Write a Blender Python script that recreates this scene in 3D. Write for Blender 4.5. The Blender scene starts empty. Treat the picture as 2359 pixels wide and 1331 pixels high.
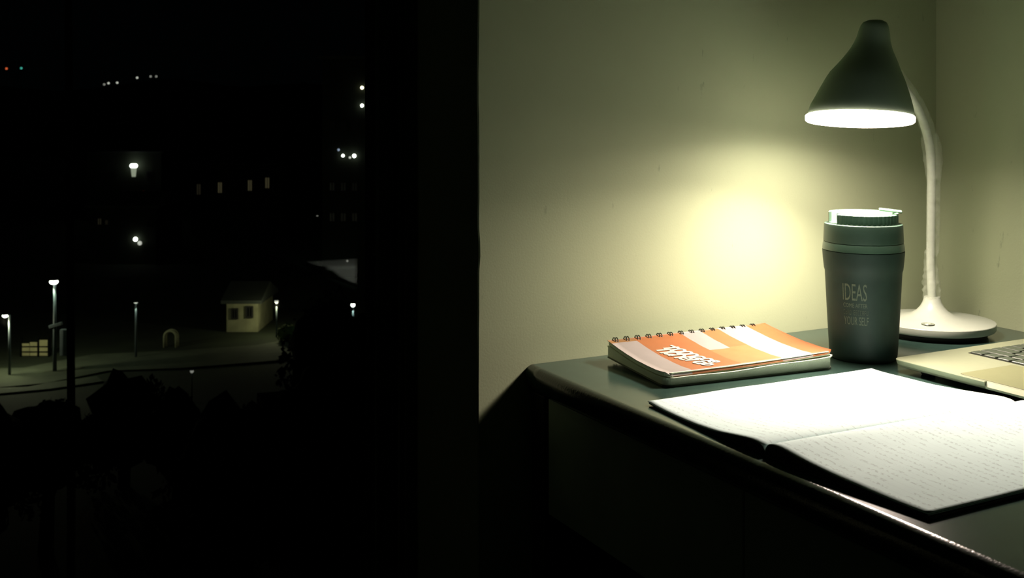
import bpy, bmesh, math, random
from mathutils import Vector, Matrix, noise

scene = bpy.context.scene
COL = scene.collection
PI = math.pi

# ------------------------------------------------------------------ camera
F = 2420.0; CX = 1179.5; YH = 280.0          # focal length, centre and horizon for a 2359 x 1331 frame
TH = math.atan((CX + 96.0) / F)              # heading, to the right of the back wall's normal
T = 0.75                                     # desk top height
CAM = Vector((-0.5481, -0.9981, T + 0.263))
FW = Vector((math.sin(TH), math.cos(TH), 0)); RT = Vector((math.cos(TH), -math.sin(TH), 0)); UP = Vector((0, 0, 1))

cd = bpy.data.cameras.new('camera'); cam = bpy.data.objects.new('camera', cd); COL.objects.link(cam)
cam.location = CAM; cam.rotation_euler = (PI / 2, 0, -TH)
cd.sensor_width = 36; cd.lens = F / 2359 * 36; cd.shift_y = -(665.5 - YH) / 2359
cd.clip_start = 0.02; cd.clip_end = 4000
cd.dof.use_dof = True; cd.dof.focus_distance = 1.08; cd.dof.aperture_fstop = 20
scene.camera = cam

# ------------------------------------------------------------------ night sky, exposure
w = bpy.data.worlds.new('night'); scene.world = w; w.use_nodes = True
w.node_tree.nodes['Background'].inputs[0].default_value = (0.25, 0.4, 0.45, 1)
w.node_tree.nodes['Background'].inputs[1].default_value = 0.0009
vs = scene.view_settings
vs.view_transform = 'Standard'; vs.look = 'None'; vs.gamma = 1; vs.exposure = 0.0; vs.use_curve_mapping = False
LAMP_POWER = (2.1, 1.75); LAMP_SPREAD = (142, 165)           # the desk lamp is the only light of the room
LAMP_COLOUR = (1.0, 0.81, 0.68, 1)
try:
    scene.cycles.use_denoising = True
    scene.cycles.max_bounces = 10; scene.cycles.diffuse_bounces = 5
    scene.cycles.sample_clamp_indirect = 4.0
    scene.cycles.transparent_max_bounces = 16
except Exception:
    pass


def at(px, py, D):
    """a point seen in that direction, D metres ahead of the camera"""
    return CAM + FW * D + RT * (D * (px - CX) / F) + UP * (D * (YH - py) / F)


def P(x, y, h):
    """a point over the desk: x along the back wall, y towards it, h over the desk top"""
    return Vector((x, y, T + h))


# ------------------------------------------------------------------ materials
def mat(name, col, rough=0.6, metal=0.0, var=0.08, scale=40.0, bump=0.0, bscale=300.0, spec=0.5, coat=0.0,
        emit=None, estr=0.0, sample=True, detail=4.0):
    m = bpy.data.materials.new(name); m.use_nodes = True
    nt = m.node_tree; b = nt.nodes['Principled BSDF']
    b.inputs['Roughness'].default_value = rough; b.inputs['Metallic'].default_value = metal
    b.inputs['Specular IOR Level'].default_value = spec
    b.inputs['Coat Weight'].default_value = coat
    tc = nt.nodes.new('ShaderNodeTexCoord')
    n = nt.nodes.new('ShaderNodeTexNoise'); n.inputs['Scale'].default_value = scale; n.inputs['Detail'].default_value = detail
    nt.links.new(tc.outputs['Object'], n.inputs['Vector'])
    r = nt.nodes.new('ShaderNodeValToRGB')
    r.color_ramp.elements[0].position = 0.3; r.color_ramp.elements[1].position = 0.7
    r.color_ramp.elements[0].color = tuple(c * (1 - var) for c in col[:3]) + (1,)
    r.color_ramp.elements[1].color = tuple(min(1, c * (1 + var)) for c in col[:3]) + (1,)
    nt.links.new(n.outputs['Fac'], r.inputs['Fac']); nt.links.new(r.outputs['Color'], b.inputs['Base Color'])
    if bump:
        n2 = nt.nodes.new('ShaderNodeTexNoise'); n2.inputs['Scale'].default_value = bscale; n2.inputs['Detail'].default_value = 3
        nt.links.new(tc.outputs['Object'], n2.inputs['Vector'])
        bp = nt.nodes.new('ShaderNodeBump'); bp.inputs['Strength'].default_value = bump; bp.inputs['Distance'].default_value = 0.001
        nt.links.new(n2.outputs['Fac'], bp.inputs['Height']); nt.links.new(bp.outputs['Normal'], b.inputs['Normal'])
    if emit:
        b.inputs['Emission Color'].default_value = tuple(emit[:3]) + (1,)
        b.inputs['Emission Strength'].default_value = estr
        if not sample:
            m.cycles.emission_sampling = 'NONE'
    return m


def wall_material():
    m = mat('painted_wall', (0.385, 0.445, 0.285), 0.75, var=0.035, scale=5, bump=0.12, bscale=420, spec=0.25)
    nt = m.node_tree; b = nt.nodes['Principled BSDF']
    base = b.inputs['Base Color'].links[0].from_socket
    tc = nt.nodes.new('ShaderNodeTexCoord')
    # little dark scuffs scattered over the paint: the few high cells of a stretched, broken noise
    mp = nt.nodes.new('ShaderNodeMapping'); mp.inputs['Scale'].default_value = (75, 75, 22); mp.inputs['Rotation'].default_value = (0.0, 0.35, 0)
    nt.links.new(tc.outputs['Object'], mp.inputs['Vector'])
    n = nt.nodes.new('ShaderNodeTexNoise'); n.inputs['Scale'].default_value = 1.0; n.inputs['Detail'].default_value = 5; n.inputs['Roughness'].default_value = 0.62
    nt.links.new(mp.outputs['Vector'], n.inputs['Vector'])
    r = nt.nodes.new('ShaderNodeValToRGB'); r.color_ramp.elements[0].position = 0.66; r.color_ramp.elements[1].position = 0.73
    nt.links.new(n.outputs['Fac'], r.inputs['Fac'])
    mul = nt.nodes.new('ShaderNodeMath'); mul.operation = 'MULTIPLY'; mul.inputs[1].default_value = 0.55
    nt.links.new(r.outputs['Color'], mul.inputs[0])
    mx = nt.nodes.new('ShaderNodeMixRGB'); mx.inputs[2].default_value = (0.16, 0.20, 0.14, 1)
    nt.links.new(mul.outputs[0], mx.inputs[0]); nt.links.new(base, mx.inputs[1])
    nt.links.new(mx.outputs[0], b.inputs['Base Color'])
    return m


def paper_material(name, density):
    """white paper with faint ruling and handwriting along the Y axis, in the notebook's own coordinates"""
    m = mat(name, (0.71, 0.90, 0.90), 0.8, var=0.012, scale=30, spec=0.15)
    nt = m.node_tree; b = nt.nodes['Principled BSDF']; base = b.inputs['Base Color'].links[0].from_socket
    N = nt.nodes.new; Lk = nt.links.new
    tc = N('ShaderNodeTexCoord'); sep = N('ShaderNodeSeparateXYZ'); Lk(tc.outputs['Object'], sep.inputs[0])
    wob = N('ShaderNodeTexNoise'); wob.inputs['Scale'].default_value = 22; wob.inputs['Detail'].default_value = 1
    Lk(tc.outputs['Object'], wob.inputs['Vector'])

    def math_(op, a, bb=None, c=None):
        k = N('ShaderNodeMath'); k.operation = op
        for i, v in enumerate((a, bb, c)):
            if v is None: continue
            if isinstance(v, (int, float)): k.inputs[i].default_value = v
            else: Lk(v, k.inputs[i])
        return k.outputs[0]
    xw = math_('ADD', sep.outputs['X'], math_('MULTIPLY', wob.outputs['Fac'], 0.004))
    fr = math_('FRACT', math_('MULTIPLY', xw, 1 / 0.0082))
    rule = math_('GREATER_THAN', math_('FRACT', math_('MULTIPLY', sep.outputs['X'], 1 / 0.0082)), 0.95)
    band = math_('MULTIPLY', math_('GREATER_THAN', fr, 0.25), math_('LESS_THAN', fr, 0.62))
    mp = N('ShaderNodeMapping'); mp.inputs['Scale'].default_value = (520, 330, 1); Lk(tc.outputs['Object'], mp.inputs['Vector'])
    ink = N('ShaderNodeTexNoise'); ink.inputs['Scale'].default_value = 1; ink.inputs['Detail'].default_value = 2
    Lk(mp.outputs['Vector'], ink.inputs['Vector'])
    inkm = math_('GREATER_THAN', ink.outputs['Fac'], 0.53)
    mp2 = N('ShaderNodeMapping'); mp2.inputs['Scale'].default_value = (122, 40, 1); Lk(tc.outputs['Object'], mp2.inputs['Vector'])
    wd = N('ShaderNodeTexNoise'); wd.inputs['Scale'].default_value = 1; wd.inputs['Detail'].default_value = 1
    Lk(mp2.outputs['Vector'], wd.inputs['Vector'])
    words = math_('GREATER_THAN', wd.outputs['Fac'], 0.47)
    allm = math_('MULTIPLY', math_('MULTIPLY', math_('MULTIPLY', band, inkm), words), density)
    tot = math_('MAXIMUM', allm, math_('MULTIPLY', rule, 0.10))
    mx = N('ShaderNodeMixRGB'); mx.inputs[2].default_value = (0.10, 0.13, 0.13, 1)
    Lk(tot, mx.inputs[0]); Lk(base, mx.inputs[1]); Lk(mx.outputs[0], b.inputs['Base Color'])
    return m


def clear_film(name, opacity, tint, rough):
    m = bpy.data.materials.new(name); m.use_nodes = True; nt = m.node_tree
    for n in list(nt.nodes): nt.nodes.remove(n)
    out = nt.nodes.new('ShaderNodeOutputMaterial'); mx = nt.nodes.new('ShaderNodeMixShader')
    tr = nt.nodes.new('ShaderNodeBsdfTransparent'); pr = nt.nodes.new('ShaderNodeBsdfPrincipled')
    pr.inputs['Base Color'].default_value = tint; pr.inputs['Roughness'].default_value = rough
    nz = nt.nodes.new('ShaderNodeTexNoise'); nz.inputs['Scale'].default_value = 90; nz.inputs['Detail'].default_value = 3
    tc = nt.nodes.new('ShaderNodeTexCoord'); nt.links.new(tc.outputs['Object'], nz.inputs['Vector'])
    rp = nt.nodes.new('ShaderNodeMapRange'); rp.inputs['From Min'].default_value = 0.3; rp.inputs['From Max'].default_value = 0.75
    rp.inputs['To Min'].default_value = opacity * 0.5; rp.inputs['To Max'].default_value = min(1, opacity * 1.7)
    nt.links.new(nz.outputs['Fac'], rp.inputs['Value']); nt.links.new(rp.outputs['Result'], mx.inputs['Fac'])
    nt.links.new(tr.outputs[0], mx.inputs[1]); nt.links.new(pr.outputs[0], mx.inputs[2]); nt.links.new(mx.outputs[0], out.inputs[0])
    return m


def window_glass():
    m = bpy.data.materials.new('window_glass'); m.use_nodes = True; nt = m.node_tree
    for n in list(nt.nodes): nt.nodes.remove(n)
    out = nt.nodes.new('ShaderNodeOutputMaterial'); mx = nt.nodes.new('ShaderNodeMixShader')
    tr = nt.nodes.new('ShaderNodeBsdfTransparent'); tr.inputs[0].default_value = (0.93, 0.97, 0.95, 1)
    gl = nt.nodes.new('ShaderNodeBsdfGlossy'); gl.inputs['Roughness'].default_value = 0.02
    fr = nt.nodes.new('ShaderNodeFresnel'); fr.inputs['IOR'].default_value = 1.34
    nt.links.new(fr.outputs[0], mx.inputs[0]); nt.links.new(tr.outputs[0], mx.inputs[1]); nt.links.new(gl.outputs[0], mx.inputs[2])
    nt.links.new(mx.outputs[0], out.inputs[0]); return m


M = dict(
    wall=wall_material(),
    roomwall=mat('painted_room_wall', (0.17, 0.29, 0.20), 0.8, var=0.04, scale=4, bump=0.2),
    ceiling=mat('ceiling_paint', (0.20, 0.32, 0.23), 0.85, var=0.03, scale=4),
    floor=mat('dark_floor', (0.05, 0.06, 0.045), 0.5, var=0.25, scale=7),
    frame=mat('window_frame_metal', (0.040, 0.060, 0.045), 0.45, var=0.1, scale=20),
    gasket=mat('window_gasket', (0.006, 0.008, 0.007), 0.8, var=0.1),
    glass=window_glass(),
    desk=mat('desk_laminate', (0.028, 0.058, 0.047), 0.16, var=0.10, scale=60, bump=0.03, bscale=120, spec=0.55),
    deskedge=mat('desk_edge_band', (0.020, 0.038, 0.029), 0.20, var=0.2, scale=90, bump=0.22, bscale=420, spec=0.9, coat=0.15),
    panel=mat('desk_side_laminate', (0.42, 0.55, 0.43), 0.6, var=0.1, scale=20),
    leg=mat('desk_leg_black', (0.010, 0.013, 0.010), 0.5, var=0.1),
    shade=mat('lamp_shade_grey', (0.48, 0.64, 0.48), 0.62, var=0.06, scale=30, spec=0.3),
    lampwhite=mat('lamp_white_plastic', (0.42, 0.47, 0.40), 0.35, var=0.02, scale=30),
    lampfoot=mat('lamp_foot_rubber', (0.008, 0.010, 0.009), 0.7, var=0.1),
    button=mat('lamp_button_silver', (0.30, 0.34, 0.27), 0.3, metal=0.6, var=0.1),
    led=mat('lamp_diffuser', (0.9, 0.9, 0.9), 0.5, emit=LAMP_COLOUR, estr=20.0),
    wrap=clear_film('clear_plastic_wrap', 0.20, (0.55, 0.62, 0.5, 1), 0.15),
    mug=mat('mug_body_dark', (0.020, 0.043, 0.034), 0.55, var=0.10, scale=80, spec=0.3),
    mugcollar=mat('mug_collar', (0.042, 0.085, 0.060), 0.45, var=0.07, scale=60),
    mugring=mat('mug_ring', (0.06, 0.115, 0.08), 0.30, var=0.06, scale=60),
    muglid=mat('mug_lid_green', (0.05, 0.115, 0.075), 0.5, var=0.05, scale=60),
    muglid2=mat('mug_lid_pale_green', (0.085, 0.155, 0.105), 0.5, var=0.04, scale=60),
    mugtext=mat('mug_print', (0.11, 0.14, 0.09), 0.6, var=0.25, scale=900),
    orange=mat('cover_orange', (0.31, 0.110, 0.036), 0.5, var=0.05, scale=60, spec=0.3),
    peach=mat('cover_peach', (0.35, 0.15, 0.055), 0.5, var=0.05, scale=60, spec=0.3),
    pink=mat('cover_pink', (0.30, 0.275, 0.265), 0.5, var=0.03, scale=60, spec=0.3),
    tan=mat('cover_tan', (0.24, 0.125, 0.045), 0.5, var=0.05, scale=60, spec=0.3),
    print=mat('cover_white_print', (0.48, 0.52, 0.45), 0.55, var=0.03, scale=60),
    pages=mat('page_stack_edge', (0.74, 0.82, 0.64), 0.8, var=0.12, scale=25, bump=0.5, bscale=900),
    cardboard=mat('grey_back_board', (0.16, 0.19, 0.14), 0.8, var=0.1),
    wire=mat('black_wire', (0.02, 0.022, 0.018), 0.35, metal=0.5, var=0.1),
    paperL=paper_material('ruled_paper_faint', 0.26),
    paperR=paper_material('ruled_paper_written', 0.30),
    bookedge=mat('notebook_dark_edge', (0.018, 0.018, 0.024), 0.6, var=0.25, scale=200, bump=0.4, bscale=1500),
    cover=mat('notebook_black_cover', (0.012, 0.012, 0.016), 0.5, var=0.15, scale=300),
    alu=mat('laptop_aluminium', (0.32, 0.36, 0.24), 0.38, metal=0.35, var=0.02, scale=200),
    alubright=mat('laptop_polished_edge', (0.80, 0.82, 0.62), 0.25, metal=0.35, var=0.02, scale=100),
    track=mat('laptop_trackpad_glass', (0.27, 0.29, 0.16), 0.30, metal=0.3, var=0.02, scale=100),
    tray=mat('laptop_key_well', (0.012, 0.014, 0.010), 0.5, var=0.1),
    key=mat('laptop_key', (0.055, 0.072, 0.052), 0.38, var=0.08, scale=150, spec=0.6),
    screen=mat('laptop_screen_off', (0.008, 0.009, 0.010), 0.12, var=0.1),
)


# ------------------------------------------------------------------ mesh helpers
def link(name, me, m=None, parent=None, smooth=False):
    o = bpy.data.objects.new(name, me); COL.objects.link(o)
    if m is not None and not me.materials: me.materials.append(m)
    if smooth:
        for p in me.polygons: p.use_smooth = True
    if parent is not None: o.parent = parent
    return o


def from_bm(name, bm, m, parent=None, smooth=False, normals=True):
    if normals: bmesh.ops.recalc_face_normals(bm, faces=bm.faces)
    me = bpy.data.meshes.new(name); bm.to_mesh(me); bm.free()
    return link(name, me, m, parent, smooth)


def data(name, v, f, m, parent=None, smooth=False):
    me = bpy.data.meshes.new(name); me.from_pydata([tuple(a) for a in v], [], f); me.update()
    bm = bmesh.new(); bm.from_mesh(me); bmesh.ops.recalc_face_normals(bm, faces=bm.faces); bm.to_mesh(me); bm.free()
    return link(name, me, m, parent, smooth)


def add_box(bm, lo, hi, bev=0.0, seg=2):
    lo = Vector(lo); hi = Vector(hi); c = (lo + hi) / 2; s = hi - lo
    r = bmesh.ops.create_cube(bm, size=1.0, matrix=Matrix.Translation(c) @ Matrix.Diagonal((*[abs(k) for k in s], 1)))
    if bev:
        ed = list({e for v in r['verts'] for e in v.link_edges})
        bmesh.ops.bevel(bm, geom=ed, offset=bev, segments=seg, affect='EDGES', profile=0.5)


def box(name, lo, hi, m, parent=None, bev=0.0):
    bm = bmesh.new(); add_box(bm, lo, hi, bev); return from_bm(name, bm, m, parent)


def lathe(name, prof, m, parent=None, n=64, centre=(0, 0, 0), off=None, sharp=35, cap=True):
    """prof = [(r, z)...]; off(i) gives the ring's own centre"""
    v = []; f = []; c = Vector(centre)
    for i, (r, z) in enumerate(prof):
        o = off(i) if off else Vector((0, 0, 0))
        for k in range(n):
            a = 2 * PI * k / n
            v.append(c + o + Vector((r * math.cos(a), r * math.sin(a), z)))
    for i in range(len(prof) - 1):
        for k in range(n):
            f.append((i * n + k, i * n + (k + 1) % n, (i + 1) * n + (k + 1) % n, (i + 1) * n + k))
    if cap:
        f.append(tuple(range(n - 1, -1, -1))); f.append(tuple((len(prof) - 1) * n + k for k in range(n)))
    o = data(name, v, f, m, parent, True)
    o.data.set_sharp_from_angle(angle=math.radians(sharp))
    return o


def tube(name, pts, r, m, parent=None, n=16, wob=None, cap=True):
    """round tube along pts; r is a number or one for each point"""
    pts = [Vector(p) for p in pts]; v = []; f = []
    up = None
    for i, p in enumerate(pts):
        t = (pts[min(i + 1, len(pts) - 1)] - pts[max(i - 1, 0)]).normalized()
        if up is None:
            up = Vector((0, 0, 1)) if abs(t.z) < 0.9 else Vector((1, 0, 0))
        a = (up - t * up.dot(t)).normalized(); b = t.cross(a); up = a
        rr = r[i] if isinstance(r, (list, tuple)) else r
        for k in range(n):
            an = 2 * PI * k / n
            q = rr * (1 + (wob(i, k, p) if wob else 0))
            v.append(p + a * (q * math.cos(an)) + b * (q * math.sin(an)))
    for i in range(len(pts) - 1):
        for k in range(n):
            f.append((i * n + k, i * n + (k + 1) % n, (i + 1) * n + (k + 1) % n, (i + 1) * n + k))
    if cap:
        f.append(tuple(range(n))[::-1]); f.append(tuple((len(pts) - 1) * n + k for k in range(n)))
    return data(name, v, f, m, parent, True)


def spline(pts, n):
    """Catmull-Rom through pts"""
    pts = [Vector(p) for p in pts]; q = [pts[0] * 2 - pts[1]] + pts + [pts[-1] * 2 - pts[-2]]; out = []
    for i in range(1, len(q) - 2):
        for k in range(n):
            t = k / n
            a, b, c, d = q[i - 1], q[i], q[i + 1], q[i + 2]
            out.append(0.5 * ((2 * b) + (c - a) * t + (2 * a - 5 * b + 4 * c - d) * t * t + (3 * b - a - 3 * c + d) * t ** 3))
    out.append(pts[-1]); return out


def thing(name, label, cat, loc=(0, 0, 0), group=None, rot=(0, 0, 0)):
    o = bpy.data.objects.new(name, None); COL.objects.link(o); o.empty_display_size = 0.05
    o.location = loc; o.rotation_euler = rot
    return tag(o, label, cat, group)


def tag(o, label, cat, group=None):
    o['label'] = label; o['category'] = cat
    if group: o['group'] = group
    return o


def structure(o, label=None):
    o['kind'] = 'structure'
    if label: o['label'] = label
    return o


# ================================================================== THE ROOM
XE = -0.0627          # where the back wall ends at the window
XR = 0.632            # right wall
RD = 0.164            # depth of the reveal to the window frame
WT = 0.26             # wall thickness
HC = 2.7

# back wall: one solid with the window opening's right edge slightly uneven
random.seed(4)
bm = bmesh.new()
zs = [HC * i / 180 for i in range(181)]
fr = []; bk = []; frR = []; bkR = []
for z in zs:
    d = 0.0012 * noise.noise(Vector((3.1, 0, z * 9))) + 0.0006 * noise.noise(Vector((1.1, 5, z * 40)))
    g = (z - 0.874) / 0.014
    d += 0.0016 * math.exp(-g * g)                       # a chip in the plaster
    fr.append(bm.verts.new((XE + d, 0.0012, z))); bk.append(bm.verts.new((XE, WT, z)))
    frR.append(bm.verts.new((XR + 0.15, 0, z))); bkR.append(bm.verts.new((XR + 0.15, WT, z)))
mid = []
for i, z in enumerate(zs):
    mid.append(bm.verts.new((fr[i].co.x + 0.0014, 0, z)))
for i in range(180):
    bm.faces.new((fr[i], bk[i], bk[i + 1], fr[i + 1])); bm.faces.new((fr[i], fr[i + 1], mid[i + 1], mid[i]))
    bm.faces.new((mid[i], mid[i + 1], frR[i + 1], frR[i])); bm.faces.new((bk[i], bkR[i], bkR[i + 1], bk[i + 1]))
    bm.faces.new((frR[i], frR[i + 1], bkR[i + 1], bkR[i]))
wb = structure(from_bm('wall_back', bm, M['wall']), 'pale painted wall behind the desk, lit by the lamp')
SILL = 0.40; HEAD = 2.35; XL = -1.75
structure(box('wall_below_window', (XL, 0, 0), (XE, WT, SILL), M['wall']))
structure(box('wall_above_window', (XL, 0, HEAD), (XE, WT, HC), M['wall']))
structure(box('wall_beside_window', (-3.2, 0, 0), (XL, WT, HC), M['roomwall']))
structure(box('wall_right', (XR, -3.7, 0), (XR + 0.15, 0, HC), M['wall']), 'pale painted wall at the right, meeting the back wall in a corner')
structure(box('wall_left', (-3.35, -3.7, 0), (-3.2, WT, HC), M['roomwall']))
structure(box('wall_front', (-3.35, -3.85, 0), (XR + 0.15, -3.7, HC), M['roomwall']))
structure(box('floor', (-3.35, -3.85, -0.12), (XR + 0.15, WT, 0), M['floor']))
structure(box('ceiling', (-3.35, -3.85, HC), (XR + 0.15, WT, HC + 0.12), M['ceiling']))

# window: outer frame and the stile of the sliding sash, each with its own steps, then the pane
win = bpy.data.objects.new('window_1', None); COL.objects.link(win)
structure(win, 'dark framed window looking out on the night street')
XF = -0.1166          # inner edge of the visible frame
for nm, a, b, y0, y1, mm in (
        ('frame_jamb', XE - 0.016, XE, RD, RD + 0.07, 'frame'),
        ('track_fin', XE - 0.024, XE - 0.019, RD + 0.002, RD + 0.07, 'frame'),
        ('track_channel', XE - 0.019, XE - 0.016, RD + 0.022, RD + 0.07, 'gasket'),
        ('sash_stile', XE - 0.0465, XE - 0.024, RD + 0.012, RD + 0.031, 'frame'),
        ('glazing_bead', XF + 0.002, XE - 0.0465, RD + 0.004, RD + 0.029, 'frame'),
        ('glazing_gasket', XF - 0.0035, XF + 0.002, RD + 0.012, RD + 0.026, 'gasket')):
    bm = bmesh.new(); add_box(bm, (a, y0, SILL + 0.05), (b, y1, HEAD - 0.05), 0.0012, 1)
    from_bm(nm, bm, M[mm], win)
box('frame_sill', (XL, RD, SILL), (XE, RD + 0.07, SILL + 0.05), M['frame'], win, 0.002)
box('frame_head', (XL, RD, HEAD - 0.05), (XE, RD + 0.07, HEAD), M['frame'], win, 0.002)
box('frame_jamb', (XL, RD, SILL + 0.05), (XL + 0.06, RD + 0.07, HEAD - 0.05), M['frame'], win, 0.002)
box('glass_pane', (XL + 0.06, RD + 0.026, SILL + 0.05), (XF, RD + 0.031, HEAD - 0.05), M['glass'], win)

# ================================================================== DESK
desk = thing('desk', 'dark green laminate desk pushed into the corner, with thin drawers under its edge', 'desk')
YE = -1.42; TH_ = 0.028
prof = []                                         # bullnose along the user's side (x = 0), in x and h
for q in [PI / 2 * k / 14 for k in range(15)]:
    prof.append((0.0030 - 0.0090 * math.sin(q), -0.009 + 0.009 * math.cos(q)))
for q in [PI / 2 * k / 6 for k in range(1, 7)]:
    prof.append((0.0030 - 0.0090 * math.cos(q), -0.009 - 0.019 * math.sin(q)))
# top slab and the rounded band on its edge
v = []; f = []
ys = [-0.0008, YE]
bm = bmesh.new(); add_box(bm, (0.0030, YE, T - TH_), (XR - 0.0008, -0.0008, T), 0.0)
dtop = from_bm('desktop', bm, M['desk'], desk)
NY = 60
for j in range(NY + 1):
    y = -0.0008 + (YE + 0.0008) * j / NY
    for i, (x, h) in enumerate(prof):
        wv = 0.0003 * noise.noise(Vector((h * 30, y * 14, 2))) if 3 < i < 18 else 0
        v.append((x + wv, y, T + h))
n = len(prof)
for j in range(NY):
    for i in range(n - 1):
        f.append((j * n + i, j * n + i + 1, (j + 1) * n + i + 1, (j + 1) * n + i))
f.append(tuple(range(n))); f.append(tuple(NY * n + i for i in range(n)))
data('edge_band', v, f, M['deskedge'], desk, True)
box('leg_panel', (0.0, -0.030, 0.0), (XR - 0.02, -0.004, T - TH_), M['leg'], desk, 0.001)
box('leg_panel', (0.0, YE + 0.004, 0.0), (XR - 0.02, YE + 0.030, T - TH_), M['leg'], desk, 0.001)
yy = -0.0315
for k in range(4):
    y1 = yy - (0.3135 if k == 0 else 0.338)
    box('drawer_front', (0.004, y1 + 0.0012, T - 0.152), (0.022, yy - 0.0012, T - TH_ - 0.002), M['panel'], desk, 0.001)
    box('drawer_box', (0.022, y1 + 0.006, T - 0.146), (0.45, yy - 0.006, T - TH_ - 0.004), M['leg'], desk)
    yy = y1

# ================================================================== DESK LAMP
LB = Vector((0.5256, -0.0840, T))
lamp = thing('desk_lamp', 'desk lamp with a dark bell shade, wrapped gooseneck and round white base', 'lamp', LB)
BR = 0.0735
lathe('base', [(0.0, 0.0065), (BR - 0.006, 0.0065), (BR - 0.0015, 0.0075), (BR - 0.0004, 0.009), (BR, 0.0158), (BR - 0.0005, 0.0165), (BR - 0.002, 0.0168),
               (0.055, 0.0184), (0.038, 0.0200), (0.026, 0.0228), (0.0185, 0.0278), (0.0140, 0.0330), (0.0112, 0.0385), (0.0095, 0.045), (0.0, 0.0455)],
      M['lampwhite'], lamp, 96, cap=False)
lathe('base_foot', [(0.0, 0.0), (0.0625, 0.0), (0.0645, 0.003), (0.0645, 0.0070), (0.0, 0.0070)], M['lampfoot'], lamp, 72, cap=False)
bp = Vector((0.4845, -0.1130, 0)) - Vector((LB.x, LB.y, 0))
lathe('touch_button', [(0.0, 0.0), (0.0078, 0.0), (0.0074, 0.0006), (0.0060, 0.0003), (0.0, 0.0003)], M['button'], lamp, 40, centre=(bp.x, bp.y, 0.0194), cap=False)
for dx in (-0.0018, 0.0022):
    box('button_mark', (bp.x + dx - 0.0006, bp.y - 0.0025, 0.0194), (bp.x + dx + 0.0006, bp.y + 0.0025, 0.0203), M['lampwhite'], lamp)

SH_D = 1.17                                       # distance of the shade ahead of the camera
SC = SH_D / F
neckpts = [LB + Vector((0, 0, 0.040)), at(2144, 600, 1.309), at(2145, 480, 1.306), at(2145, 380, 1.302), at(2138, 320, 1.295), at(2122, 268, 1.282),
           at(2098, 224, 1.265), at(2066, 180, 1.245), at(2036, 142, 1.225), at(2016, 112, 1.205)]
path = spline(neckpts, 8)
tube('gooseneck', [p - LB for p in path], 0.0051, M['lampwhite'], lamp, 18)


def wobble(i, k, p):
    low = max(0.0, 1 - abs(p.z + LB.z - at(0, 650, 1.31).z) / 0.05)
    q = noise.noise(Vector((k * 0.9, i * 0.55, 1.7))) * 0.16 + noise.noise(Vector((k * 2.1, i * 1.7, 4))) * 0.10
    return q * (1 + 1.0 * low) + 0.10 * low * math.sin(i * 2.6)


wp = spline([p - LB for p in neckpts], 14)[1:-22]
rad = []
for i, p in enumerate(wp):
    hh = p.z
    r = 0.0082 if hh > 0.12 else 0.0078
    if 0.20 < hh < 0.245: r = 0.0112
    if hh < 0.068: r = 0.0105
    rad.append(r)
rad = [sum(rad[max(0, i - 3):i + 4]) / len(rad[max(0, i - 3):i + 4]) for i in range(len(rad))]
shift = [Vector((0.0022, -0.0012, 0)) if p.z > 0.1 else Vector((0, 0, 0)) for p in wp]
tube('plastic_wrap', [p + s for p, s in zip(wp, shift)], rad, M['wrap'], lamp, 22, wobble, cap=False)

# shade: lathe whose rings drift sideways, tipped so that the opening looks a little to the camera
SCEN = at(1980, 279, SH_D)
to_cam = Vector((CAM.x - SCEN.x, CAM.y - SCEN.y, 0)).normalized()
right = Vector((-to_cam.y, to_cam.x, 0))
if right.dot(RT) < 0: right = -right
TILT = math.radians(6.6); ROLL = math.radians(1.0)
spx = [(267, 1981, 118), (254, 1982, 115.5), (240, 1983, 111.5), (225, 1985, 105.5), (205, 1987, 97.5), (184, 1989, 88.5), (165, 1991, 79), (150, 1995, 69.5), (135, 1998.5, 60.5),
       (120, 2001, 51.5), (108, 2003, 45.5), (95, 2005, 40.5), (82, 2007, 37), (68, 2008, 34), (56, 2009, 30.5), (49, 2009.5, 26), (45.5, 2010, 19), (44, 2010, 9)]
shade = bpy.data.objects.new('shade', None)
rings = [(r * SC, (279 - y) * SC) for y, c, r in spx]
offs = [Vector(((c - 1980) * SC, 0, 0)) for y, c, r in spx]
inner = [(max(r - 0.0022, 0.001), z - (0.0 if i < 14 else 0.002)) for i, (r, z) in enumerate(rings)][::-1]
allp = rings + inner; allo = offs + offs[::-1]
bpy.data.objects.remove(shade)
# local frame: x = image right, y = away from camera, z = up; tipped about x
ax = Matrix((right, -to_cam, Vector((0, 0, 1)))).transposed()
rot = ax.to_4x4() @ Matrix.Rotation(-TILT, 4, 'X') @ Matrix.Rotation(ROLL, 4, 'Y')
sm = Matrix.Translation(SCEN - LB) @ rot
so = lathe('shade', allp, M['shade'], lamp, 80, off=lambda i: allo[i], cap=False); so.matrix_local = sm
DR = 121 * SC
do = lathe('diffuser', [(0.0, -0.0026), (DR * 0.6, -0.0024), (DR * 0.9, -0.0018), (DR * 0.975, -0.0012), (DR * 0.995, 0.0000), (DR, 0.0012), (DR, 0.0046), (DR * 0.985, 0.0056), (DR * 0.965, 0.0062), (0.0, 0.0062)],
           M['led'], lamp, 80, cap=False); do.matrix_local = sm
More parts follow.
